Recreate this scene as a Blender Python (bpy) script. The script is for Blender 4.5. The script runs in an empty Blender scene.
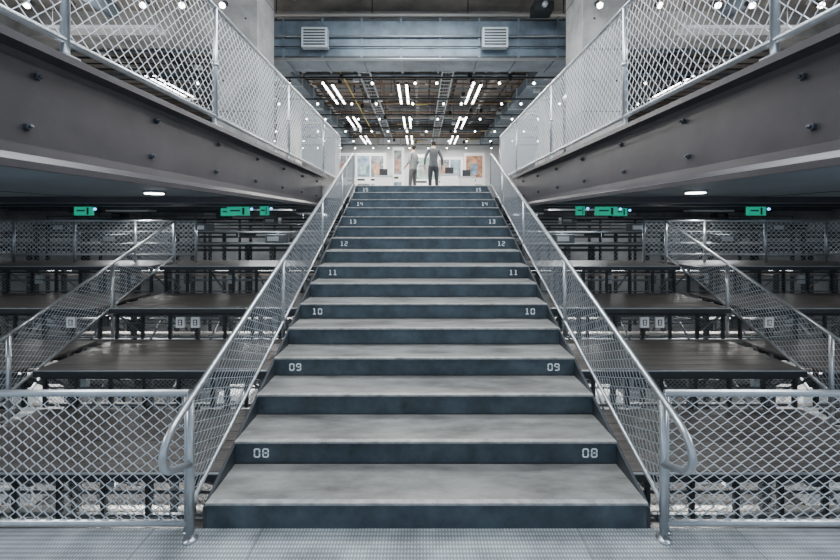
import bpy, math, random
from mathutils import Vector, Matrix
random.seed(7)
S = bpy.context.scene
COL = S.collection

# ---------------------------------------------------------------- materials
def mat(name, col, rough=0.6, metal=0.0, var=0.0, scale=4.0, bump=0.0, col2=None, stretch=None, emit=None, estr=0.0, detail=6, lo=0.3, hi=0.7):
    m = bpy.data.materials.new(name); m.use_nodes = True
    nt = m.node_tree; N = nt.nodes; L = nt.links
    b = N['Principled BSDF']
    b.inputs['Base Color'].default_value = (*col, 1)
    b.inputs['Roughness'].default_value = rough
    b.inputs['Metallic'].default_value = metal
    if emit:
        b.inputs['Emission Color'].default_value = (*emit, 1)
        b.inputs['Emission Strength'].default_value = estr
    if var > 0 or bump > 0:
        tc = N.new('ShaderNodeTexCoord'); mp = N.new('ShaderNodeMapping')
        L.new(tc.outputs['Object'], mp.inputs[0])
        if stretch: mp.inputs['Scale'].default_value = stretch
        nz = N.new('ShaderNodeTexNoise'); nz.inputs['Scale'].default_value = scale
        nz.inputs['Detail'].default_value = detail; nz.inputs['Roughness'].default_value = 0.65
        L.new(mp.outputs[0], nz.inputs['Vector'])
        if var > 0:
            r = N.new('ShaderNodeValToRGB')
            c1 = [max(0, c*(1-var)) for c in col]; c2 = col2 or [min(1, c*(1+var)) for c in col]
            r.color_ramp.elements[0].position = lo; r.color_ramp.elements[1].position = hi
            r.color_ramp.elements[0].color = (*c1, 1); r.color_ramp.elements[1].color = (*c2, 1)
            L.new(nz.outputs['Fac'], r.inputs['Fac']); L.new(r.outputs['Color'], b.inputs['Base Color'])
        if bump > 0:
            bp = N.new('ShaderNodeBump'); bp.inputs['Strength'].default_value = bump
            bp.inputs['Distance'].default_value = 0.02
            L.new(nz.outputs['Fac'], bp.inputs['Height']); L.new(bp.outputs[0], b.inputs['Normal'])
    return m

M_GALV  = mat('galvanised_steel', (0.44,0.47,0.50), 0.32, 0.85, 0.15, 9)
M_WIRE  = mat('galvanised_wire', (0.72,0.77,0.82), 0.42, 0.45)
M_SWIRE = mat('stair_mesh_wire', (0.52,0.56,0.60), 0.40, 0.55)
M_DWIRE = mat('dark_wire', (0.26,0.29,0.31), 0.5, 0.4)
M_BEAM  = mat('painted_beam_steel', (0.054,0.050,0.057), 0.34, 0.15, 0.25, 2.0, 0.04)
M_BOLT  = mat('bolt_steel', (0.07,0.08,0.10), 0.35, 0.5)
M_TREAD = mat('worn_concrete_tread', (0.175,0.176,0.170), 0.42, 0.0, 0.45, 3.2, 0.10, stretch=(0.7,2.2,1), detail=14, lo=0.34, hi=0.66)
M_NOSE  = mat('tread_nosing', (0.30,0.305,0.30), 0.4, 0.1, 0.4, 12)
M_RISER = mat('blued_steel_riser', (0.050,0.070,0.086), 0.34, 0.3, 0.5, 5, 0.04, detail=10)
M_STRING= mat('stringer_steel', (0.05,0.058,0.067), 0.45, 0.4, 0.2, 3)
M_PAINT = mat('stencil_paint', (0.78,0.84,0.88), 0.6)
M_WOOD  = mat('dark_plank_decking', (0.105,0.096,0.090), 0.36, 0, 0.55, 3, 0.1, stretch=(0.6,9,1), detail=10)
M_BLACK = mat('black_steel', (0.024,0.027,0.030), 0.45, 0.3, 0.2, 5)
M_FRAME = mat('grey_frame_steel', (0.085,0.097,0.11), 0.45, 0.3, 0.2, 5)
M_EDGE  = mat('tier_edge_trim', (0.32,0.35,0.37), 0.4, 0.4)
M_CONC  = mat('raw_concrete', (0.27,0.27,0.265), 0.8, 0, 0.45, 1.6, 0.3, detail=10)
M_CEIL  = mat('ceiling_concrete', (0.22,0.208,0.195), 0.85, 0, 0.45, 1.3, 0.3, detail=10)
M_WALL  = mat('wall_paint', (0.24,0.25,0.26), 0.8, 0, 0.35, 1.0)
M_FARW  = mat('gallery_wall_paint', (0.55,0.57,0.58), 0.8, 0, 0.15, 1.0)
M_LOWF  = mat('lower_floor_concrete', (0.17,0.17,0.17), 0.6, 0, 0.6, 2.2, detail=10)
M_UPF   = mat('polished_floor', (0.30,0.30,0.30), 0.3, 0, 0.2, 1.5)
M_SOFF  = mat('soffit_paint', (0.30,0.36,0.41), 0.6, 0, 0.15, 1.0)
M_DUCT  = mat('duct_sheet_metal', (0.13,0.17,0.21), 0.42, 0.3, 0.4, 2.5, 0.05)
M_DARKP = mat('dark_pipe', (0.04,0.04,0.042), 0.5, 0.3)
M_PIPE  = mat('pale_pipe', (0.38,0.37,0.35), 0.5, 0.3)
M_COPP  = mat('brown_pipe', (0.22,0.16,0.12), 0.45, 0.4)
M_YEL   = mat('yellow_conduit', (0.60,0.47,0.10), 0.5)
M_WHITE = mat('white_panel', (0.80,0.81,0.82), 0.6)
M_GRILLE= mat('vent_grille', (0.42,0.47,0.50), 0.5, 0.2)
M_LAMP  = mat('lamp_diffuser', (0.9,0.9,0.9), 0.5, emit=(1,0.98,0.95), estr=18)
M_LAMPC = mat('cool_lamp_diffuser', (0.9,0.9,0.9), 0.5, emit=(0.95,0.97,1), estr=8)
M_GREEN = mat('green_sign_face', (0.02,0.24,0.17), 0.5, emit=(0.02,0.6,0.36), estr=0.5)
M_BLUE  = mat('blue_lamp', (0.1,0.3,0.9), 0.5, emit=(0.15,0.45,1), estr=4)
M_RED   = mat('red_edge_strip', (0.5,0.05,0.06), 0.5)

def floor_plate():
    m = bpy.data.materials.new('ribbed_floor_plate'); m.use_nodes = True
    nt = m.node_tree; N = nt.nodes; L = nt.links; b = N['Principled BSDF']
    tc = N.new('ShaderNodeTexCoord')
    w = N.new('ShaderNodeTexWave'); w.wave_type='BANDS'; w.bands_direction='X'
    w.inputs['Scale'].default_value = 17; w.inputs['Distortion'].default_value = 0
    w2 = N.new('ShaderNodeTexWave'); w2.wave_type='BANDS'; w2.bands_direction='Y'
    w2.inputs['Scale'].default_value = 11
    nz = N.new('ShaderNodeTexNoise'); nz.inputs['Scale'].default_value = 4; nz.inputs['Detail'].default_value=10
    for n in (w, w2, nz): L.new(tc.outputs['Object'], n.inputs['Vector'])
    mul = N.new('ShaderNodeMath'); mul.operation='MULTIPLY'
    L.new(w.outputs['Fac'], mul.inputs[0]); L.new(w2.outputs['Fac'], mul.inputs[1])
    r = N.new('ShaderNodeValToRGB')
    r.color_ramp.elements[0].color=(0.22,0.25,0.27,1); r.color_ramp.elements[1].color=(0.58,0.64,0.68,1)
    L.new(mul.outputs[0], r.inputs['Fac'])
    mx = N.new('ShaderNodeMixRGB'); mx.blend_type='MULTIPLY'; mx.inputs[0].default_value=0.8
    r2 = N.new('ShaderNodeValToRGB'); r2.color_ramp.elements[0].color=(0.5,0.5,0.5,1); r2.color_ramp.elements[0].position=0.35; r2.color_ramp.elements[1].position=0.6
    L.new(nz.outputs['Fac'], r2.inputs['Fac'])
    L.new(r.outputs[0], mx.inputs[1]); L.new(r2.outputs[0], mx.inputs[2])
    L.new(mx.outputs[0], b.inputs['Base Color'])
    bp = N.new('ShaderNodeBump'); bp.inputs['Strength'].default_value=0.5; bp.inputs['Distance'].default_value=0.005
    L.new(mul.outputs[0], bp.inputs['Height']); L.new(bp.outputs[0], b.inputs['Normal'])
    b.inputs['Metallic'].default_value=0.2; b.inputs['Roughness'].default_value=0.5
    return m
M_FLOOR = floor_plate()

# ---------------------------------------------------------------- mesh builder
class MB:
    def __init__(s): s.v=[]; s.f=[]; s.mi=[]; s.mats=[]; s.sm=[]
    def m(s, mt):
        if mt not in s.mats: s.mats.append(mt)
        return s.mats.index(mt)
    def add(s, vs, fs, mt, smooth=False):
        o=len(s.v); i=s.m(mt); s.v += [tuple(p) for p in vs]
        for f in fs: s.f.append([a+o for a in f]); s.mi.append(i); s.sm.append(smooth)
    def box(s, x0,x1,y0,y1,z0,z1, mt):
        if x0>x1: x0,x1=x1,x0
        vs=[(x0,y0,z0),(x1,y0,z0),(x1,y1,z0),(x0,y1,z0),(x0,y0,z1),(x1,y0,z1),(x1,y1,z1),(x0,y1,z1)]
        s.add(vs,[(0,3,2,1),(4,5,6,7),(0,1,5,4),(1,2,6,5),(2,3,7,6),(3,0,4,7)],mt)
    def prism(s, prof, x0, x1, mt):
        n=len(prof); vs=[(x0,a,b) for a,b in prof]+[(x1,a,b) for a,b in prof]
        fs=[tuple(range(n))[::-1], tuple(range(n,2*n))]+[(i,(i+1)%n,n+(i+1)%n,n+i) for i in range(n)]
        s.add(vs,fs,mt)
    def prismY(s, prof, y0, y1, mt):
        n=len(prof); vs=[(a,y0,b) for a,b in prof]+[(a,y1,b) for a,b in prof]
        fs=[tuple(range(n))[::-1], tuple(range(n,2*n))]+[(i,(i+1)%n,n+(i+1)%n,n+i) for i in range(n)]
        s.add(vs,fs,mt)
    def tube(s, pts, r, mt, n=10, smooth=True, cap=True):
        pts=[Vector(p) for p in pts]; k=len(pts)
        rs = r if isinstance(r,(list,tuple)) else [r]*k
        vs=[]; up=None
        for i,p in enumerate(pts):
            t = (pts[min(i+1,k-1)]-pts[max(i-1,0)]).normalized()
            if up is None:
                a = Vector((0,0,1)) if abs(t.z)<0.9 else Vector((1,0,0))
                up = (a - t*a.dot(t)).normalized()
            else:
                up = (up - t*up.dot(t)).normalized()
            w = t.cross(up)
            for j in range(n):
                an=2*math.pi*j/n
                vs.append(p + (up*math.cos(an)+w*math.sin(an))*rs[i])
        fs=[]
        for i in range(k-1):
            for j in range(n):
                fs.append((i*n+j, i*n+(j+1)%n, (i+1)*n+(j+1)%n, (i+1)*n+j))
        if cap: fs.append(tuple(range(n))[::-1]); fs.append(tuple(range((k-1)*n,k*n)))
        s.add(vs,fs,mt,smooth)
    def ell(s, c, r, mt, nu=14, nv=9):
        vs=[];fs=[]
        for i in range(nv+1):
            ph=math.pi*i/nv
            for j in range(nu):
                th=2*math.pi*j/nu
                vs.append((c[0]+r[0]*math.sin(ph)*math.cos(th), c[1]+r[1]*math.sin(ph)*math.sin(th), c[2]+r[2]*math.cos(ph)))
        for i in range(nv):
            for j in range(nu):
                fs.append((i*nu+j,(i+1)*nu+j,(i+1)*nu+(j+1)%nu,i*nu+(j+1)%nu))
        s.add(vs,fs,mt,True)
    def chain(s, O, U, V, L, H, mt, p=0.0375, h=0.031, r=0.0032):
        """woven chain-link: zig-zag wires hooked peak to peak"""
        O=Vector(O);U=Vector(U);V=Vector(V); nrm=U.cross(V).normalized(); un=U.normalized()
        nw=int(L/p); nh=int(H/h); p=L/nw; h=H/nh
        vs=[];fs=[]
        for i in range(nw):
            base=len(vs)
            for j in range(nh+1):
                hi=(i+j)%2
                c=O+U*((i+hi)*p)+V*(j*h)+nrm*(r*0.9*(1 if hi else -1))
                vs += [c+un*r, c+nrm*r, c-un*r, c-nrm*r]
            for j in range(nh):
                a=base+4*j
                for q in range(4):
                    fs.append((a+q, a+(q+1)%4, a+4+(q+1)%4, a+4+q))
        s.add(vs,fs,mt,True)
    def obj(s, name, parent=None, loc=None, rotz=0):
        me=bpy.data.meshes.new(name); me.from_pydata([tuple(v) for v in s.v],[],s.f)
        for m_ in s.mats: me.materials.append(m_)
        me.polygons.foreach_set('material_index', s.mi); me.polygons.foreach_set('use_smooth', s.sm)
        me.update()
        o=bpy.data.objects.new(name, me); COL.objects.link(o)
        if parent: o.parent=parent
        if loc: o.location=loc
        o.rotation_euler[2]=rotz
        return o
def empty(name, loc=(0,0,0)):
    e=bpy.data.objects.new(name,None); e.location=loc; COL.objects.link(e); return e
def area(name, loc, sx, sy, power, col=(1,1,1), rot=(0,0,0), parent=None):
    l=bpy.data.lights.new(name,'AREA'); l.shape='RECTANGLE'; l.size=sx; l.size_y=sy; l.energy=power; l.color=col
    o=bpy.data.objects.new(name,l); o.location=loc; o.rotation_euler=rot; COL.objects.link(o)
    if parent: o.parent=parent
    return o

# ---------------------------------------------------------------- dimensions
CX=0.04; RISE=0.16; RUN=0.3545; Y0=2.2516; HW=1.328; NS=16
SL=RISE/RUN; TOPZ=NS*RISE; TOPY=Y0+(NS-1)*RUN
CEIL=6.5

# ---------------------------------------------------------------- room shell
b=MB(); b.box(-14,14,-3,Y0,-0.12,0,M_FLOOR)
for x in (-5,-3.2,-1.6,-0.95,0.95,1.9,3.6,5.2): b.box(x-0.002,x+0.002,-3,Y0,0,0.001,M_FRAME)
b.box(-14,14,Y0-0.02,Y0+0.0,-0.25,-0.121,M_BLACK); b.obj('floor')
b=MB(); b.box(-14,14,-3,19,-2.6,-2.5,M_LOWF); b.obj('floor_lower')
b=MB()
b.box(-14,-2.0,-3,19,2.32,2.56,M_UPF); b.box(2.0,14,-3,19,2.32,2.56,M_UPF); b.box(-2.0,2.0,TOPY+0.02,19,2.32,2.56,M_UPF)
b.obj('floor_upper')
b=MB(); b.box(-14,14,-3,19,CEIL,CEIL+0.2,M_CEIL); b.obj('ceiling')
b=MB(); b.box(-14,14,19,19.2,-2.5,2.4,M_WALL); b.box(-14,14,19,19.2,2.4,CEIL,M_FARW); b.obj('wall_far')
b=MB(); b.box(-14.2,-14,-3,19,-2.5,CEIL,M_WALL); b.obj('wall_left')
b=MB(); b.box(14,14.2,-3,19,-2.5,CEIL,M_WALL); b.obj('wall_right')

for sx in (-1,1):
    b=MB()
    b.box(sx*2.12,sx*13.9,-2.5,18.9,2.29,2.319,M_SOFF)
    for y in (6.9,8.6,10.6,12.6,14.8):
        b.box(sx*2.12,sx*13.9,y,y+0.16,2.19,2.289,M_BEAM)
        b.box(sx*2.12,sx*13.9,y-0.06,y+0.22,2.17,2.19,M_FRAME)
    for x in (3.1,6.2,9.4):
        b.box(sx*x,sx*(x+0.012),-2.5,6.85,2.282,2.289,M_BEAM)
    b.obj('soffit')

# ---------------------------------------------------------------- staircase
b=MB()
for k in range(NS):
    y=Y0+k*RUN; z=k*RISE
    b.box(CX-HW,CX+HW,y,y+0.02,z-(0.0 if k==0 else 0.02),z+RISE-0.014,M_RISER)
    ye = y+RUN+0.02 if k<NS-1 else y+RUN
    b.box(CX-HW,CX+HW,y+0.021,ye,z+RISE-0.05,z+RISE-0.001,M_TREAD)
    b.box(CX-HW,CX+HW,y-0.012,y+0.022,z+RISE-0.014,z+RISE,M_NOSE)
    b.box(CX-HW,CX+HW,y+RUN-0.004,y+RUN-0.0005,z+RISE,z+RISE+0.006,M_BLACK)
for sx in (-1,1):
    x0=CX+sx*(HW+0.002); x1=CX+sx*(HW+0.022)
    off=-0.03
    prof=[(Y0-0.0,0.0),(Y0,RISE+off),(TOPY,TOPZ+off),(TOPY+0.3,TOPZ+off),(TOPY+0.3,TOPZ-0.24),(TOPY,TOPZ-0.36),(Y0+0.45,0.0-0.10),(Y0+0.3,-0.12)]
    b.prism(prof,min(x0,x1),max(x0,x1),M_STRING)
    xr=CX+sx*(HW+0.030)
    b.tube([(xr,Y0+0.75,0.24+0.12),(xr,Y0+2.2,0.24+0.12+1.45*SL)],0.006,M_RED,6)
b.prism([(Y0+0.1,-0.03),(TOPY,TOPZ-0.22),(TOPY,TOPZ-0.30),(Y0+0.25,-0.10)],CX-HW,CX+HW,M_STRING)
b.obj('staircase')

def digit(mb, ch, ox, oz, y, w=0.046, h=0.066, t=0.011):
    g=0.0035; c=0.006
    seg={'0':'abcdef','1':'BCd','2':'abged','3':'abgcd','4':'fgbc','5':'afgcd','8':'abcdefg','9':'abcdfg'}[ch]
    def bar(x0,x1,z0,z1):
        x0+=ox;x1+=ox;z0+=oz;z1+=oz
        mb.add([(x0+c*0.5,y,z0),(x1-c*0.5,y,z0),(x1,y,z0+c*0.5),(x1,y,z1-c*0.5),(x1-c*0.5,y,z1),(x0+c*0.5,y,z1),(x0,y,z1-c*0.5),(x0,y,z0+c*0.5)],[tuple(range(8))],M_PAINT)
    hh=h/2
    for s_ in seg:
        if s_=='a': bar(c,w-c,h-t,h)
        if s_=='d': bar(c,w-c,0,t)
        if s_=='g': bar(t+g,w-t-g,hh-t/2,hh+t/2)
        if s_=='b': bar(w-t,w,hh+g/2,h-c)
        if s_=='c': bar(w-t,w,c,hh-g/2)
        if s_=='e': bar(0,t,c,hh-g/2)
        if s_=='f': bar(0,t,hh+g/2,h-c)
        if s_=='B': bar(w/2-t/2,w/2+t/2,t,h)
        if s_=='C': bar(w/2-t*1.3,w/2-t/2,h-t,h)
b=MB()
for i,n in enumerate(['08','09','10','11','12','13','14','15']):
    k=1+2*i; y=Y0+k*RUN-0.0025; z=k*RISE+0.042
    for cx in (CX-1.146,CX+1.146):
        digit(b,n[0],cx-0.054,z,y); digit(b,n[1],cx+0.006,z,y)
b.obj('stencilled_step_numbers')

# ---------------------------------------------------------------- stair railings
AT=-0.166; AB=-0.775
def zt(y): return AT+SL*y
def zb(y): return AB+SL*y
for sx in (-1,1):
    b=MB(); X=CX+sx*1.375; yn=2.17; ye=7.45
    pts=[(X,ye,2.58),(X,ye,zt(ye)-0.10),(X,ye-0.03,zt(ye)-0.04),(X,ye-0.10,zt(ye-0.10))]
    pts+=[(X,y,zt(y)) for y in (6,4.5,3,2.3,2.1)]
    pts+=[(X,2.03,zt(2.03)-0.003),(X,1.975,zt(1.975)-0.02),(X,1.945,zt(1.945)-0.055),(X,1.935,zt(1.94)-0.10),(X,1.95,zt(1.94)-0.15),(X,1.99,zt(1.94)-0.19),(X,yn,zt(1.94)-0.27)]
    b.tube(pts,0.020,M_GALV,12)
    b.tube([(X,yn,zb(yn)-0.05)]+[(X,y,zb(y)) for y in (yn+0.05,4,ye-0.05)],0.014,M_GALV,8)
    for y in (yn,3.65,5.1,6.4):
        b.tube([(X,y,zt(y)),(X,y,max(0.0,zb(y)-0.16))],0.021 if y==yn else 0.017,M_GALV,10)
    b.tube([(X,yn,0.0),(X,yn,0.012)],0.04,M_GALV,14)
    b.chain((X,yn+0.03,zb(yn+0.03)),(0,1,SL),(0,0,1),ye-yn-0.06,(AT-AB),M_SWIRE,r=0.0032)
    b.obj('stair_railing')

for sx in (-1,1):
    b=MB(); xa=CX+sx*1.42; xb=sx*7.5; y=2.222
    b.tube([(xa,y,0.83),(xb,y,0.83)],0.020,M_GALV,10)
    b.tube([(xa,y,0.058),(xb,y,0.058)],0.018,M_GALV,10)
    for x in (xa+sx*0.01,sx*3.3,sx*5.2,xb):
        b.tube([(x,y,0.0),(x,y,0.83)],0.012 if abs(x)<2 else 0.019,M_GALV,10); b.tube([(x,y,0.0),(x,y,0.01)],0.02,M_GALV,12)
    L=abs(xb-xa)
    b.chain((min(xa,xb),y,0.06),(1,0,0),(0,0,1),L,0.765,M_WIRE,p=0.041,h=0.031,r=0.0042)
    b.obj('guard_railing')

# ---------------------------------------------------------------- upper-floor edge beams + railings
for sx in (-1,1):
    b=MB(); f0=1.87; f1=2.06
    def P(*a): return [(sx*x,z) for x,z in a]
    ya,yb=-2.9,TOPY+0.0
    prof=P((f0,2.105),(f1,2.125),(f1,2.155),(2.03,2.158),(2.005,2.175),(2.0,2.22),(2.0,2.63),(2.01,2.67),(f1,2.69),(f1,2.735),(f0,2.735),(f0,2.695),(1.955,2.685),(1.978,2.66),(1.98,2.62),(1.98,2.24),(1.975,2.19),(1.95,2.155),(f0,2.140))
    b.prismY(prof,ya,yb,M_BEAM)
    for i in range(12):
        y=-1.6+0.87*i
        if y>yb-0.1: break
        for dz,dy in ((2.33,0),(2.60,0.05)):
            b.tube([(sx*1.981,y+dy,dz),(sx*1.962,y+dy,dz)],0.021,M_BOLT,6,smooth=False)
            b.tube([(sx*1.962,y+dy,dz),(sx*1.950,y+dy,dz)],0.010,M_BOLT,8)
    b.obj('steel_edge_beam')
    b=MB(); X=sx*1.92; y0,y1=-1.2,8.9
    b.tube([(X,y0,3.85),(X,y1,3.85)],0.022,M_GALV,10)
    b.tube([(X,y0,2.83),(X,y1,2.83)],0.020,M_GALV,10)
    for y in (y0,0.4,2.02,3.5,5.45,7.4,8.9):
        zz=2.735 if y<TOPY else 2.56
        b.tube([(X,y,zz),(X,y,3.85)],0.022,M_GALV,10); b.box(X-0.045,X+0.045,y-0.045,y+0.045,zz,zz+0.012,M_GALV)
        b.tube([(X,y,3.3),(X,y,3.33)],0.03,M_GALV,10)
    b.chain((X,y0,2.84),(0,1,0),(0,0,1),y1-y0,1.0,M_WIRE,p=0.042,h=0.046,r=0.0036)
    b.obj('balcony_railing')

# ---------------------------------------------------------------- seating tiers
def mesh_panel(mb,x0,x1,y,z0,z1):
    mb.chain((min(x0,x1),y,z0),(1,0,0),(0,0,1),abs(x1-x0),z1-z0,M_DWIRE,p=0.032,h=0.028,r=0.0030)
frames=[]
for sx in (-1,1):
    for n in range(-1,4):
        z=-0.76+0.56*n; yf=3.85+1.24*n; ybk=yf+1.24+(0.1 if n<3 else -0.1)
        b=MB()
        for (xa,xb) in ((1.48,5.28),(5.52,9.5)):
            xa*=sx; xb*=sx
            nb=7; wd=(ybk-yf-0.05)/nb
            for i in range(nb):
                b.box(xa,xb,yf+0.04+i*wd,yf+0.04+(i+1)*wd-0.008,z-0.035,z,M_WOOD)
            b.box(xa,xb,yf,yf+0.035,z-0.085,z+0.003,M_BLACK)
            b.box(xa,xb,yf-0.003,yf+0.02,z-0.008,z+0.005,M_EDGE)
            b.box(xa,xb,yf+0.10,yf+0.15,z-0.15,z-0.12,M_BLACK)
            b.box(xa,xb,yf+0.13,yf+0.16,z-0.545,z-0.52,M_FRAME)
            b.box(xa,xb,yf+0.13,yf+0.16,z-0.30,z-0.285,M_FRAME)
            k=8
            for i in range(k+1):
                x=xa+(xb-xa)*i/k
                x=min(max(x,min(xa,xb)+0.03),max(xa,xb)-0.03)
                b.box(x-0.02,x+0.02,yf+0.12,yf+0.17,z-0.56,z-0.036,M_BLACK)
                if i%2==0: b.tube([(x,yf+0.17,z-0.15),(x,yf+0.62,z-0.55)],0.018,M_FRAME,6)
                # hanging junction boxes and cable drops behind the mesh
                xo=x+0.17*sx
                if i<k and (i+n)%2==0:
                    b.box(xo-0.07,xo+0.07,yf+0.40,yf+0.46,z-0.42,z-0.24,M_GRILLE if (i+n)%4==0 else M_FRAME)
                    b.tube([(xo,yf+0.43,z-0.24),(xo,yf+0.43,z-0.10)],0.01,M_DARKP,6)
            mesh_panel(b,xa,xb,yf+0.145,z-0.54,z-0.13)
            for q in (0.35,0.65,0.95): b.box(xa,xb,yf+q,yf+q+0.04,z-0.10,z-0.036,M_BLACK)
            b.tube([(xa,yf+0.5,z-0.20),(xb,yf+0.5,z-0.20)],0.025,M_PIPE,8)
            b.tube([(xa,yf+0.8,z-0.30),(xb,yf+0.8,z-0.30)],0.018,M_COPP,8)
            b.box(xa,xb,yf+0.9,yf+1.05,z-0.45,z-0.42,M_FRAME)
        b.obj('seating_tier')
    b=MB()
    for x in (1.8,3.0,4.2,5.4,6.6,7.9,9.2):
        for n in range(0,4):
            z=-0.76+0.56*n; yf=3.85+1.24*n
            b.box(sx*x-0.035,sx*x+0.035,yf+0.68,yf+0.75,-2.5,z-0.12,M_BLACK)
            if n: b.tube([(sx*x,yf+0.70,z-0.7),(sx*x,yf-0.54,z-1.9 if z-1.9>-2.45 else -2.45)],0.022,M_FRAME,8)
    for y,z in ((4.6,-1.7),(5.7,-1.2),(5.8,-1.8),(6.9,-0.9),(7.0,-1.6),(8.1,-0.6),(8.1,-1.5),(8.9,-0.2)):
        b.tube([(sx*1.6,y,z),(sx*9.4,y,z)],0.04,M_PIPE,8); b.tube([(sx*1.6,y+0.1,z-0.15),(sx*9.4,y+0.1,z-0.15)],0.02,M_EDGE,8)
        b.box(sx*1.6,sx*9.4,y+0.2,y+0.26,z-0.36,z-0.28,M_BLACK)
    frames.append(b.obj('seating_support_frame'))
    for n in range(-1,4):
        z=-0.76+0.56*n; yf=3.85+1.24*n
        b=MB()
        for xc in (2.0,2.9,3.7,4.6,6.2,7.1,8.3):
            x=sx*(xc+0.25*((n*7)%3-1)); l=0.16+0.06*((n+int(xc*10))%3)
            b.box(x-l,x+l,yf+0.75,yf+0.82,z-0.17,z-0.13,M_BLACK)
            b.box(x-l+0.01,x+l-0.01,yf+0.755,yf+0.815,z-0.19,z-0.17,M_LAMPC)
            b.box(x-0.02,x+0.02,yf+0.76,yf+0.8,z-0.13,z-0.1,M_BLACK)
        b.obj('under_seat_strip_light')

TA=-1.86; TB=-2.62
for sx in (-1,1):
    b=MB(); X=sx*5.4; ya,ybk=2.5,8.2
    b.tube([(X,ya,TA+SL*ya),(X,ybk,TA+SL*ybk)],0.024,M_GALV,10)
    b.tube([(X,ya,TB+SL*ya),(X,ybk,TB+SL*ybk)],0.022,M_GALV,8)
    for y in (3.2,4.9,6.56,8.2):
        b.tube([(X,y,TA+SL*y),(X,y,TB+SL*y-0.55)],0.028,M_GALV,10)
    b.chain((X,ya,TB+SL*ya),(0,1,SL),(0,0,1),ybk-ya,TA-TB,M_WIRE,p=0.045,h=0.038,r=0.0034)
    b.obj('aisle_railing')
    b=MB(); y=8.25; xa=sx*4.95; xb=sx*13.0
    b.tube([(xa,y,1.84),(xb,y,1.84)],0.026,M_GALV,8); b.tube([(xa,y,1.10),(xb,y,1.10)],0.022,M_GALV,8)
    for i in range(7):
        x=xa+(xb-xa)*i/6; b.tube([(x,y,0.925 if abs(x)<9.5 else 0.8),(x,y,1.84)],0.028,M_GALV,8)
    b.chain((min(xa,xb),y,1.10),(1,0,0),(0,0,1),abs(xb-xa),0.74,M_WIRE,p=0.055,h=0.05,r=0.0050)
    b.obj('landing_railing')
    for (x,z) in ((6.0,0.10),(4.12,0.10),(3.86,0.10)):
        b=MB(); xx=sx*x; yy=6.33+0.09
        b.box(xx-0.075,xx+0.075,yy-0.01,yy+0.03,z-0.09,z+0.09,M_WHITE)
        b.box(xx-0.035,xx+0.035,yy-0.014,yy-0.01,z-0.05,z+0.05,M_BLACK)
        b.box(xx-0.02,xx+0.02,yy-0.017,yy-0.014,z+0.005,z+0.035,M_WHITE); b.box(xx-0.02,xx+0.02,yy-0.017,yy-0.014,z-0.035,z-0.005,M_WHITE)
        b.obj('power_outlet')

for sx in (-1,1):
    for q,(yy,z) in enumerate(((9.6,1.25),(11.2,1.52),(13.0,1.72),(15.2,1.93))):
        b=MB()
        b.box(sx*1.6,sx*13.5,yy,yy+0.8,z-0.08,z,M_BLACK)
        b.box(sx*1.6,sx*13.5,yy-0.004,yy,z-0.015,z,M_EDGE)
        b.box(sx*1.6,sx*13.5,yy+0.02,yy+0.06,z-0.20,z-0.13,M_BLACK)
        for i in range(9):
            x=sx*(1.7+i*1.45); b.box(x-0.04,x+0.04,yy+0.3,yy+0.38,-2.5,z-0.08,M_BLACK)
            xl=x+sx*0.7
            if i<8 and (i+q)%3==0:
                b.box(xl-0.3,xl+0.3,yy+0.15,yy+0.2,z-0.15,z-0.08,M_BLACK); b.box(xl-0.3,xl+0.3,yy+0.148,yy+0.2,z-0.19,z-0.15,M_LAMP)
            if i<8 and (i+q)%3==1:
                b.box(xl-0.25,xl+0.25,yy+0.3,yy+0.6,z,z+0.22,M_FRAME); b.box(xl-0.2,xl+0.1,yy+0.29,yy+0.3,z+0.05,z+0.17,M_GRILLE)
        if q in (0,2):
            b.chain((min(sx*1.6,sx*13.5),yy+0.25,z-0.55),(1,0,0),(0,0,1),11.9,0.45,M_DWIRE,p=0.06,h=0.05,r=0.006)
        b.tube([(sx*1.6,yy+0.5,z+0.28),(sx*13.5,yy+0.5,z+0.28)],0.015,M_FRAME,6)
        for i in range(12): b.tube([(sx*(1.7+i*1.07),yy+0.5,z),(sx*(1.7+i*1.07),yy+0.5,z+0.28)],0.012,M_FRAME,6)
        b.obj('mezzanine_ledge')
    for i in range(6):
        x=sx*(2.2+i*1.3); y=5.6+(i%3)*1.4
        b=MB(); w=0.5+0.1*(i%2); h=0.8+0.2*(i%3)
        b.box(x-w/2,x+w/2,y,y+0.5,-2.42,-2.42+h,M_WHITE)
        for q in range(3): b.box(x-w/2+0.03,x+w/2-0.03,y-0.012,y,-2.38+q*h/3,-2.38+(q+0.85)*h/3,M_GRILLE); b.box(x-0.06,x+0.06,y-0.03,y-0.012,-2.38+(q+0.5)*h/3,-2.36+(q+0.5)*h/3,M_BLACK)
        for a in (-1,1):
            for c in (0.06,0.44): b.tube([(x+a*(w/2-0.06)-0.015,y+c,-2.46),(x+a*(w/2-0.06)+0.015,y+c,-2.46)],0.04,M_BLACK,10)
        b.obj('storage_cabinet')

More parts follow.
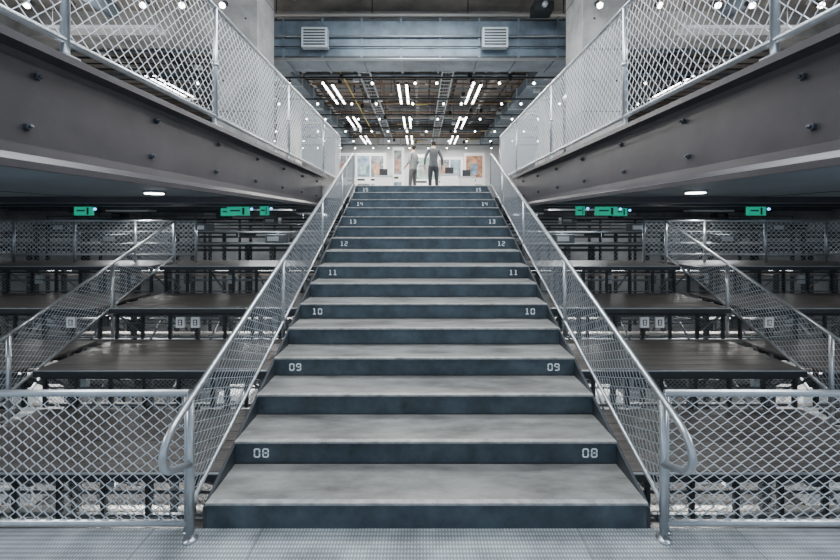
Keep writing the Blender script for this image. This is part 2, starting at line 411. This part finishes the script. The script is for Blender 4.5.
# downlights
for (x,y) in ((-3.95,5.55),(4.0,5.42),(-5.9,8.0),(5.9,8.0),(-3.4,9.6),(3.4,9.6),(-7.5,4.6),(7.5,4.6)):
    e=empty('recessed_downlight',(x,y,2.289))
    b=MB(); b.tube([(0,0,0),(0,0,-0.03)],0.15,M_GALV,20); b.tube([(0,0,-0.031),(0,0,-0.045)],0.12,M_LAMP,20); b.obj('lamp_trim',e)
    l=bpy.data.lights.new('lamp','SPOT'); l.energy=90; l.spot_size=2.4; l.spot_blend=0.6; l.shadow_soft_size=0.08; l.color=(1,0.98,0.95)
    o=bpy.data.objects.new('lamp',l); o.location=(0,0,-0.05); COL.objects.link(o); o.parent=e
for x,y,w_ in ((-4.0,8.2,0.24),(-4.75,9.2,0.16),(4.1,8.2,0.24),(4.95,9.2,0.16),(-3.3,7.9,0.09),(3.4,7.9,0.09),(-7.4,8.2,0.2),(7.4,8.2,0.2)):
    b=MB(); b.box(x-w_,x+w_,y,y+0.05,1.96,2.15,M_GREEN)
    for a in (-0.7,0.7): b.tube([(x+a*w_,y+0.025,2.15),(x+a*w_,y+0.025,2.285)],0.008,M_BLACK,6)
    b.box(x-w_*0.7,x+w_*0.2,y-0.004,y,2.05,2.08,M_DARKP); b.box(x+w_*0.4,x+w_*0.6,y-0.004,y,1.98,2.13,M_BLACK); b.ell((x+w_+0.06,y,2.10),(0.03,0.03,0.03),M_BLUE,8,6); b.box(x+w_,x+w_+0.07,y+0.01,y+0.03,2.11,2.13,M_BLACK); b.obj('exit_sign')

# ---------------------------------------------------------------- upper hall
for sx in (-1,1):
    b=MB()
    xa,xb=sx*2.62,sx*3.34
    b.box(xa,xb,6.0,6.7,2.56,CEIL,M_CONC)
    for z in (3.6,4.6,5.6): b.box(xa-sx*0.003,xb+sx*0.003,5.997,6.703,z,z+0.012,M_DARKP)
    for z in (3.1,4.1,5.1):
        for xx in (2.8,3.16): b.tube([(sx*xx,6.001,z),(sx*xx,5.996,z)],0.018,M_DARKP,8)
    b.box(xa-sx*0.02,xb+sx*0.02,5.98,6.72,2.56,2.66,M_BEAM)
    b.obj('concrete_column')
    for y in (12.0,17.6):
        b=MB(); b.box(sx*4.0,sx*4.6,y,y+0.6,2.56,CEIL,M_CONC); b.box(sx*3.98,sx*4.62,y-0.02,y+0.62,2.56,2.68,M_BEAM); b.obj('concrete_column')
b=MB(); b.box(-14,14,8.3,8.9,5.95,CEIL,M_CONC); b.obj('concrete_ceiling_beam')
for y in (11.5,14.5,17.5):
    b=MB(); b.box(-14,14,y,y+0.3,6.2,CEIL,M_CEIL); b.obj('concrete_ceiling_beam')
for sx in (-1,1):
    for y in (0.8,3.6): 
        b=MB(); b.box(sx*2.3,sx*13.9,y,y+0.35,6.1,CEIL,M_CONC); b.obj('concrete_ceiling_beam')
b=MB()
b.box(-3.6,3.6,7.45,8.15,5.10,5.86,M_DUCT)
for i in range(10):
    x=-3.5+i*0.78; b.box(x-0.02,x+0.02,7.42,8.18,5.07,5.89,M_DUCT)
for z in (5.10,5.83): b.box(-3.6,3.6,7.435,7.45,z,z+0.03,M_STRING)
b.tube([(-3.6,7.36,5.03),(3.6,7.36,5.03)],0.03,M_GALV,8)
b.tube([(-3.6,7.40,5.50),(3.6,7.40,5.50)],0.018,M_GALV,8)
b.tube([(-3.6,7.40,5.30),(3.6,7.40,5.30)],0.010,M_DARKP,8)
b.tube([(-3.6,7.5,5.97),(3.6,7.5,5.97)],0.04,M_PIPE,8)
for x in (-2.05,1.46):
    b.box(x-0.25,x+0.25,7.24,7.38,5.22,5.60,M_GRILLE)
    for q in range(6): b.box(x-0.21,x+0.21,7.228,7.24,5.26+q*0.055,5.285+q*0.055,M_STRING)
for x in (-3,-1,1,3): b.tube([(x,7.8,5.86),(x,7.8,CEIL-0.003)],0.012,M_DARKP,6)
b.obj('air_duct')
b=MB(); x=2.3; b.box(x-0.18,x+0.18,6.9,7.2,5.75,5.92,M_BLACK); b.tube([(x,6.9,5.83),(x,6.84,5.83)],0.05,M_GRILLE,12); b.tube([(x,7.05,5.92),(x,7.05,CEIL)],0.02,M_BLACK,8); b.obj('ceiling_projector')

b=MB()
for x,z,r,m_ in ((-4.8,6.1,0.09,M_PIPE),(-3.9,6.2,0.05,M_COPP),(-3.3,6.05,0.06,M_PIPE),(-2.9,6.1,0.03,M_DARKP),(-2.2,5.95,0.02,M_YEL),(-1.9,6.15,0.04,M_DARKP),(-1.65,6.1,0.03,M_PIPE),(-1.2,6.1,0.05,M_COPP),(-0.8,6.15,0.03,M_DARKP),(-0.1,6.1,0.07,M_PIPE),(0.3,6.1,0.03,M_DARKP),(0.7,6.2,0.03,M_DARKP),(1.1,6.12,0.045,M_DARKP),(1.9,6.12,0.03,M_PIPE),(2.2,6.1,0.08,M_PIPE),(2.7,6.1,0.03,M_DARKP),(3.1,6.15,0.05,M_COPP),(3.9,6.05,0.06,M_DARKP),(5.0,6.1,0.10,M_PIPE),(-6.5,6.1,0.1,M_DARKP),(6.5,6.1,0.1,M_DARKP),(-8,6.1,0.1,M_PIPE),(8,6.1,0.1,M_PIPE)):
    b.tube([(x,8.95,z),(x,18.9,z)],r,m_,8)
    for y in (9.5,12.6,15.8): b.tube([(x,y,z),(x,y,CEIL)],0.008,M_DARKP,5)
for i in range(26):
    y=9.1+i*0.37
    b.tube([(-9,y,5.98),(9,y,5.98)],random.choice((0.02,0.03,0.045)),random.choice((M_DARKP,M_DUCT,M_PIPE,M_COPP)),6)
# two rectangular branch ducts with flanges, and a ladder cable tray
for xc in (-3.6,3.3):
    b.box(xc-0.3,xc+0.3,9.0,18.7,5.62,5.9,M_DUCT)
    for i in range(9): b.box(xc-0.33,xc+0.33,9.3+i*1.1,9.35+i*1.1,5.59,5.93,M_GRILLE)
for xc in (-1.5,0.75):
    for a in (-0.15,0.15): b.box(xc+a-0.012,xc+a+0.012,9.0,18.7,5.80,5.88,M_GRILLE)
    for i in range(32): b.box(xc-0.15,xc+0.15,9.1+i*0.3,9.13+i*0.3,5.81,5.83,M_GRILLE)
    for a in (-0.07,0.0,0.06): b.tube([(xc+a,9.0,5.86),(xc+a,18.7,5.86)],0.018,M_DARKP,6)
for i in range(140):
    x=random.uniform(-6,6); y=random.uniform(9.2,18.5); z=random.uniform(5.5,5.95)
    b.tube([(x,y,z),(x,y,CEIL)],0.008,M_DARKP,5)
    k=i%4
    if k==0: b.box(x-0.08,x+0.08,y-0.06,y+0.06,z-0.08,z,M_GRILLE)
    elif k==1: b.tube([(x,y,z),(x,y,z-0.03)],0.05,M_PIPE,8)
    elif k==2: b.tube([(x-0.3,y,z),(x+0.3,y,z)],0.02,M_YEL if i%16==2 else M_DARKP,6)
    else: b.box(x-0.05,x+0.05,y-0.05,y+0.05,z-0.14,z,M_BLACK)
b.obj('ceiling_pipework')
for sx in (-1,1):
    b=MB()
    for x,z,r,m_ in ((2.45,6.2,0.05,M_PIPE),(3.6,6.0,0.12,M_PIPE),(4.6,6.1,0.05,M_COPP),(6.0,5.95,0.16,M_DUCT),(7.6,6.1,0.06,M_PIPE)):
        b.tube([(sx*x,-2.5,z),(sx*x,7.3,z)],r,m_,10)
        for y in (-1,2,5): b.tube([(sx*x,y,z),(sx*x,y,CEIL)],0.008,M_DARKP,5)
    for y in (0.2,1.3,2.2,3.1,4.6,5.5): b.tube([(sx*2.3,y,5.85),(sx*12,y,5.85)],0.03,M_DARKP,6)
    b.obj('ceiling_pipework')

def linear(x,y,z,l,p):
    e=empty('linear_pendant_light',(x,y,z))
    b=MB()
    for dx in (-0.11,0.11):
        b.box(dx-0.035,dx+0.035,-l/2,l/2,0,0.06,M_BLACK); b.box(dx-0.03,dx+0.03,-l/2+0.02,l/2-0.02,-0.012,0,M_LAMP)
    for dy in (-l/2+0.2,l/2-0.2): b.tube([(0,dy,0.0),(0,dy,CEIL-z)],0.006,M_BLACK,5); b.box(-0.11,0.11,dy-0.02,dy+0.02,0.06,0.075,M_BLACK)
    b.obj('fixture',e)
    for dx in (-0.11,0.11): area('lamp',(dx,0,-0.03),0.06,l,p/2,(1,0.97,0.93),parent=e)
for x in (-2.5,-0.48,1.55):
    for y in (11.0,14.2,17.2): linear(x,y,5.55,1.7,130)
for x in (-7,-4.6,4.5,7.2):
    linear(x,10.5,5.6,1.7,90)
for sx in (-1,1):
    for x,y in ((4.8,3.2),(8.0,5.0)): linear(sx*x,y,5.6,1.6,120)
b=MB()
for y in (9.6,11.3,13.0,14.8,16.6,18.2):
    b.box(-7,7,y-0.02,y+0.02,5.50,5.54,M_BLACK)
    for i in range(16):
        x=-6.7+i*0.9+random.uniform(-0.3,0.3)
        b.tube([(x,y,5.50),(x,y,5.44)],0.012,M_BLACK,6)
        b.tube([(x,y+0.04,5.44),(x,y-0.06,5.36)],0.04,M_BLACK,8)
        b.ell((x,y-0.065,5.353),(0.034,0.034,0.034),M_LAMP,8,6)
    for x in (-6,-2,2,6): b.tube([(x,y,5.54),(x,y,CEIL)],0.006,M_BLACK,5)
b.obj('track_spotlights')
for sx in (-1,1):
    b=MB()
    for y in (1.8,4.2,5.8):
        b.box(sx*2.6,sx*9,y-0.02,y+0.02,5.3,5.34,M_BLACK)
        for i in range(8):
            x=sx*(2.9+i*0.8+random.uniform(-0.25,0.25))
            b.tube([(x,y,5.3),(x,y,5.25)],0.012,M_BLACK,6); b.tube([(x,y+0.04,5.25),(x,y-0.05,5.17)],0.045,M_BLACK,8)
            b.ell((x,y-0.055,5.163),(0.045,0.045,0.045),M_LAMP,8,6)
        for x in (3,6,9): b.tube([(sx*x,y,5.34),(sx*x,y,CEIL)],0.006,M_BLACK,5)
    b.obj('track_spotlights')

PIC=[mat('print_blue',(0.04,0.14,0.30),0.5,0,0.8,3,col2=(0.4,0.55,0.68)),mat('print_warm',(0.45,0.07,0.05),0.5,0,0.6,4,col2=(0.65,0.42,0.25)),mat('print_grey',(0.05,0.055,0.06),0.5,0,0.6,5,col2=(0.40,0.42,0.44)),mat('print_teal',(0.04,0.20,0.18),0.5,0,0.6,4,col2=(0.45,0.6,0.55))]
def board(x,y,w,h,pics):
    b=MB(); b.box(x-w/2,x+w/2,y,y+0.08,2.66,2.66+h,M_WHITE)
    for a in (-1,1): b.box(x+a*(w/2-0.1)-0.03,x+a*(w/2-0.1)+0.03,y-0.15,y+0.23,2.56,2.66,M_BLACK)
    n=len(pics)
    for i,p in enumerate(pics):
        x0=x-w/2+0.06+i*(w-0.12)/n; x1=x0+(w-0.12)/n-0.05
        b.box(x0,x1,y-0.01,y,2.66+h*0.50,2.66+h*0.94,PIC[p])
        b.box(x0+(x1-x0)*0.25,x1-(x1-x0)*0.3,y-0.016,y-0.01,2.66+h*0.55,2.66+h*0.78,PIC[(p+3)%4])
        b.box(x0,x1*0.6+x0*0.4,y-0.006,y,2.66+h*0.42,2.66+h*0.46,M_BLACK)
        b.box(x0,x1,y-0.006,y,2.66+h*0.12,2.66+h*0.36,PIC[(p+2)%4])
    b.obj('exhibition_board')
board(-2.05,15.6,1.25,2.0,[0,2]); board(-0.95,16.4,0.5,2.4,[2]); board(1.3,16.0,1.1,1.9,[2,0]); board(2.45,16.7,0.9,2.2,[1]); board(-3.25,16.7,0.9,2.2,[2,0]); board(0.25,18.2,1.2,2.4,[3]); board(5.4,15.6,1.1,2.1,[0,1]); board(-5.6,15.4,1.4,2.1,[2,3])
for x,y in ((-1.35,13.6),(1.05,13.2),(1.75,13.9)):
    b=MB(); b.box(x-0.3,x+0.3,y,y+0.5,2.56,3.45,M_WHITE); b.box(x-0.33,x+0.33,y-0.03,y+0.53,3.45,3.49,M_GRILLE); b.box(x-0.27,x+0.27,y+0.03,y+0.47,2.56,2.6,M_BLACK)
    b.box(x-0.15,x+0.15,y+0.2,y+0.24,3.49,3.75,M_BLACK); b.obj('display_plinth')

# ---------------------------------------------------------------- people
SKIN=mat('skin',(0.55,0.36,0.27),0.5); HAIR=mat('dark_hair',(0.02,0.017,0.015),0.6); LIPS=mat('lips',(0.4,0.16,0.14),0.5)
def person(loc, rotz, top, pants, shoes, arm, leg, h=1.75):
    J=[]; E=[]; R=[]
    def j(p,r,par=None):
        J.append(p); R.append(r); 
        if par is not None: E.append((par,len(J)-1))
        return len(J)-1
    pel=j((0,0,0.96),(0.145,0.105)); wa=j((0,0,1.10),(0.125,0.095),pel); ch=j((0,0.0,1.27),(0.155,0.11),wa); uc=j((0,-0.01,1.41),(0.13,0.085),ch)
    nk=j((0,0.0,1.50),(0.052,0.052),uc); hb=j((0,0.015,1.565),(0.062,0.07),nk); hm=j((0,0.02,1.64),(0.076,0.092),hb); ht=j((0,0.01,1.70),(0.055,0.065),hm)
    for a in (-1,1):
        s1=j((a*0.175,0,1.405),(0.058,0.06),uc)
        el=arm[0 if a<0 else 1][0]; wr=arm[0 if a<0 else 1][1]
        e_=j((a*el[0],el[1],el[2]),(0.043,0.043),s1); w_=j((a*wr[0],wr[1],wr[2]),(0.028,0.026),e_)
        d=(Vector((a*wr[0],wr[1],wr[2]))-Vector((a*el[0],el[1],el[2]))).normalized()
        pm=Vector((a*wr[0],wr[1],wr[2]))+d*0.07
        j(tuple(pm),(0.022,0.036),w_)
        hp=j((a*0.09,0,0.88),(0.085,0.09),pel); lg=leg[0 if a<0 else 1]
        kn=j((a*0.10,lg[0],0.49),(0.056,0.06),hp); an=j((a*0.105,lg[1],0.09),(0.038,0.042),kn); j((a*0.12,lg[1]+0.15,0.035),(0.038,0.03),an)
    me=bpy.data.meshes.new('b'); me.from_pydata(J,E,[]); o=bpy.data.objects.new('b',me); COL.objects.link(o)
    sk=o.modifiers.new('s','SKIN'); sk.use_smooth_shade=True; ss=o.modifiers.new('u','SUBSURF'); ss.levels=2
    for i,r in enumerate(R): me.skin_vertices[0].data[i].radius=r; me.skin_vertices[0].data[i].use_root=(i==0)
    bpy.context.view_layer.update(); dg=bpy.context.evaluated_depsgraph_get()
    m2=bpy.data.meshes.new_from_object(o.evaluated_get(dg)); bpy.data.objects.remove(o)
    mb=MB(); vs=[v.co.copy() for v in m2.vertices]
    wl=[Vector(((-1 if i==0 else 1)*arm[i][1][0],arm[i][1][1],arm[i][1][2])) for i in (0,1)]
    groups={}
    for p in m2.polygons:
        c=p.center
        nearhand=min((c-w).length for w in wl)
        if c.z>1.475:
            mt=HAIR if (c.z>1.665 or (c.y<0.0 and c.z>1.56)) else SKIN
        elif nearhand<0.105 and abs(c.x)>0.17 or (nearhand<0.03): mt=SKIN
        elif abs(c.x)>0.19 or c.z>0.93: mt=top
        elif c.z<0.085: mt=shoes
        else: mt=pants
        groups.setdefault(mt.name,(mt,[]))[1].append(tuple(p.vertices))
    base=len(mb.v); mb.v+=[tuple(v) for v in vs]
    for mt,fs in groups.values():
        i=mb.m(mt)
        for f in fs: mb.f.append([a+base for a in f]); mb.mi.append(i); mb.sm.append(True)
    mb.tube([(0,0.105,1.655),(0,0.128,1.625),(0,0.105,1.618)],[0.008,0.013,0.01],SKIN,8)
    for a in (-1,1):
        mb.ell((a*0.03,0.100,1.652),(0.012,0.008,0.007),HAIR,8,6); mb.ell((a*0.078,0.012,1.635),(0.012,0.018,0.03),SKIN,8,6)
    mb.ell((0,0.10,1.590),(0.024,0.006,0.006),LIPS,8,6)
    mb.ell((0,-0.006,1.672),(0.083,0.095,0.072),HAIR,14,10)
    for a,i in ((-1,0),(1,1)):
        w=wl[i]; el=Vector((a*arm[i][0][0],arm[i][0][1],arm[i][0][2])); d=(w-el).normalized()
        side=Vector((0,1,0)); side=(side-d*side.dot(d)).normalized(); nn=d.cross(side)*(-a)
        for q,ln in enumerate((0.075,0.085,0.08,0.062)):
            p0=w+d*0.085+side*(0.027-0.018*q); p1=p0+d*ln*0.5+nn*0.006; p2=p1+d*ln*0.38+nn*0.02
            mb.tube([p0,p1,p2],[0.009,0.008,0.006],SKIN,6)
        t0=w+d*0.03+side*0.025; mb.tube([t0,t0+side*0.025+d*0.03,t0+side*0.03+d*0.06],[0.011,0.009,0.007],SKIN,6)
    ob=mb.obj('person',loc=loc,rotz=rotz); ob.scale=(h/1.75,)*3
    return ob
dk=mat('dark_grey_shirt',(0.085,0.092,0.10),0.8,0,0.2,8); jn=mat('dark_trousers',(0.03,0.033,0.04),0.8,0,0.2,8)
lt=mat('light_grey_jacket',(0.26,0.27,0.28),0.8,0,0.2,8); kh=mat('grey_trousers',(0.10,0.10,0.105),0.8,0,0.2,8); shoe=mat('shoe_leather',(0.02,0.02,0.02),0.4)
person((0.42,11.6,2.56),0.15,dk,jn,shoe,[((0.27,-0.02,1.14),(0.26,0.05,0.90)),((0.26,-0.03,1.14),(0.27,0.06,0.90))],[(0.03,0.0),(0.02,-0.05)],1.80)
person((-0.22,11.9,2.56),0.9,lt,kh,shoe,[((0.24,-0.04,1.15),(0.20,0.14,1.02)),((0.24,-0.02,1.14),(0.16,0.2,1.08))],[(0.04,0.02),(0.02,-0.03)],1.72)

# ---------------------------------------------------------------- lights
for x,y,p in ((0,1.5,280),(0,5.0,370)):  # added fill lamps above the frame, standing in for overhead light on the stair
    e=empty('added_overhead_fill',(x,y,6.1)); 
    b=MB(); b.box(-1.6,1.6,-0.9,0.9,0.02,0.10,M_WHITE)
    for a in (-1,1): b.tube([(a*1.3,0,0.1),(a*1.3,0,CEIL-6.1)],0.01,M_BLACK,6)
    b.obj('fill_housing',e)
    area('lamp',(0,0,0.0),3.1,1.7,p,(0.92,0.97,1.0),parent=e)
    area('fill_uplamp',(0,0,0.12),3.1,1.7,90,(1,0.97,0.92),rot=(math.pi,0,0),parent=e)  # upward lamp added to brighten the ceiling
for sx in (-1,1):
    for x,y in ((5.5,2.5),(5.5,6.5)):  # invented uplights, added to lift the gallery ceilings
        e=empty('added_gallery_uplight',(sx*x,y,5.2)); b=MB(); b.box(-1.0,1.0,-0.12,0.12,-0.06,-0.005,M_WHITE)
        for a in (-0.9,0.9): b.tube([(a,0,0.0),(a,0,CEIL-5.2)],0.008,M_BLACK,6)
        b.obj('fill_housing',e); area('lamp',(0,0,0),1.9,0.2,70,(1,0.97,0.92),rot=(math.pi,0,0),parent=e)
    for x,y,z,p in ((4.0,1.0,2.1,80),(8,3.0,2.1,80),(4.0,10.0,2.05,100),(8.5,11,2.05,100),(4.5,15.6,2.05,110),(9,16.8,2.05,110)):  # invented panel lamps, adding light to the space below the upper floor
        e=empty('added_soffit_fill',(sx*x,y,z+0.05)); b=MB(); b.box(-0.62,0.62,-0.17,0.17,0.01,0.05,M_WHITE)
        for a in (-0.5,0.5): b.tube([(a,0,0.05),(a,0,2.285-z-0.05)],0.008,M_BLACK,6)
        b.obj('fill_housing',e); area('lamp',(0,0,0),1.2,0.3,p,(0.95,0.98,1),parent=e)
    fr=frames[0 if sx<0 else 1]
    for x,y,zt_,p in ((3.2,4.4,-1.05,45),(6.5,4.4,-1.05,45),(3.2,6.2,-0.6,60),(6.5,6.2,-0.6,60),(3.2,8.0,0.1,60),(6.5,8.0,0.1,60)):
        b=MB(); X=sx*x
        b.box(X-0.62,X+0.62,y-0.12,y+0.12,zt_+0.01,zt_+0.05,M_WHITE)
        for a in (-0.5,0.5): b.tube([(X+a,y,zt_+0.05),(X+a,y,zt_+0.2)],0.008,M_BLACK,6)
        b.obj('under_deck_light_housing',fr); area('under_deck_lamp',(X,y,zt_),1.2,0.22,p,(1,0.98,0.95),parent=fr)

w=bpy.data.worlds.new('world'); S.world=w; w.use_nodes=True
bg=w.node_tree.nodes['Background']; bg.inputs[0].default_value=(0.66,0.81,1,1); bg.inputs[1].default_value=1.15

c=bpy.data.cameras.new('camera'); co=bpy.data.objects.new('camera',c); COL.objects.link(co)
c.lens=16; c.sensor_width=36; c.sensor_fit='HORIZONTAL'; c.shift_y=-60/840; c.clip_start=0.05
co.location=(0,0,1.86); co.rotation_euler=(math.pi/2,0,0); S.camera=co
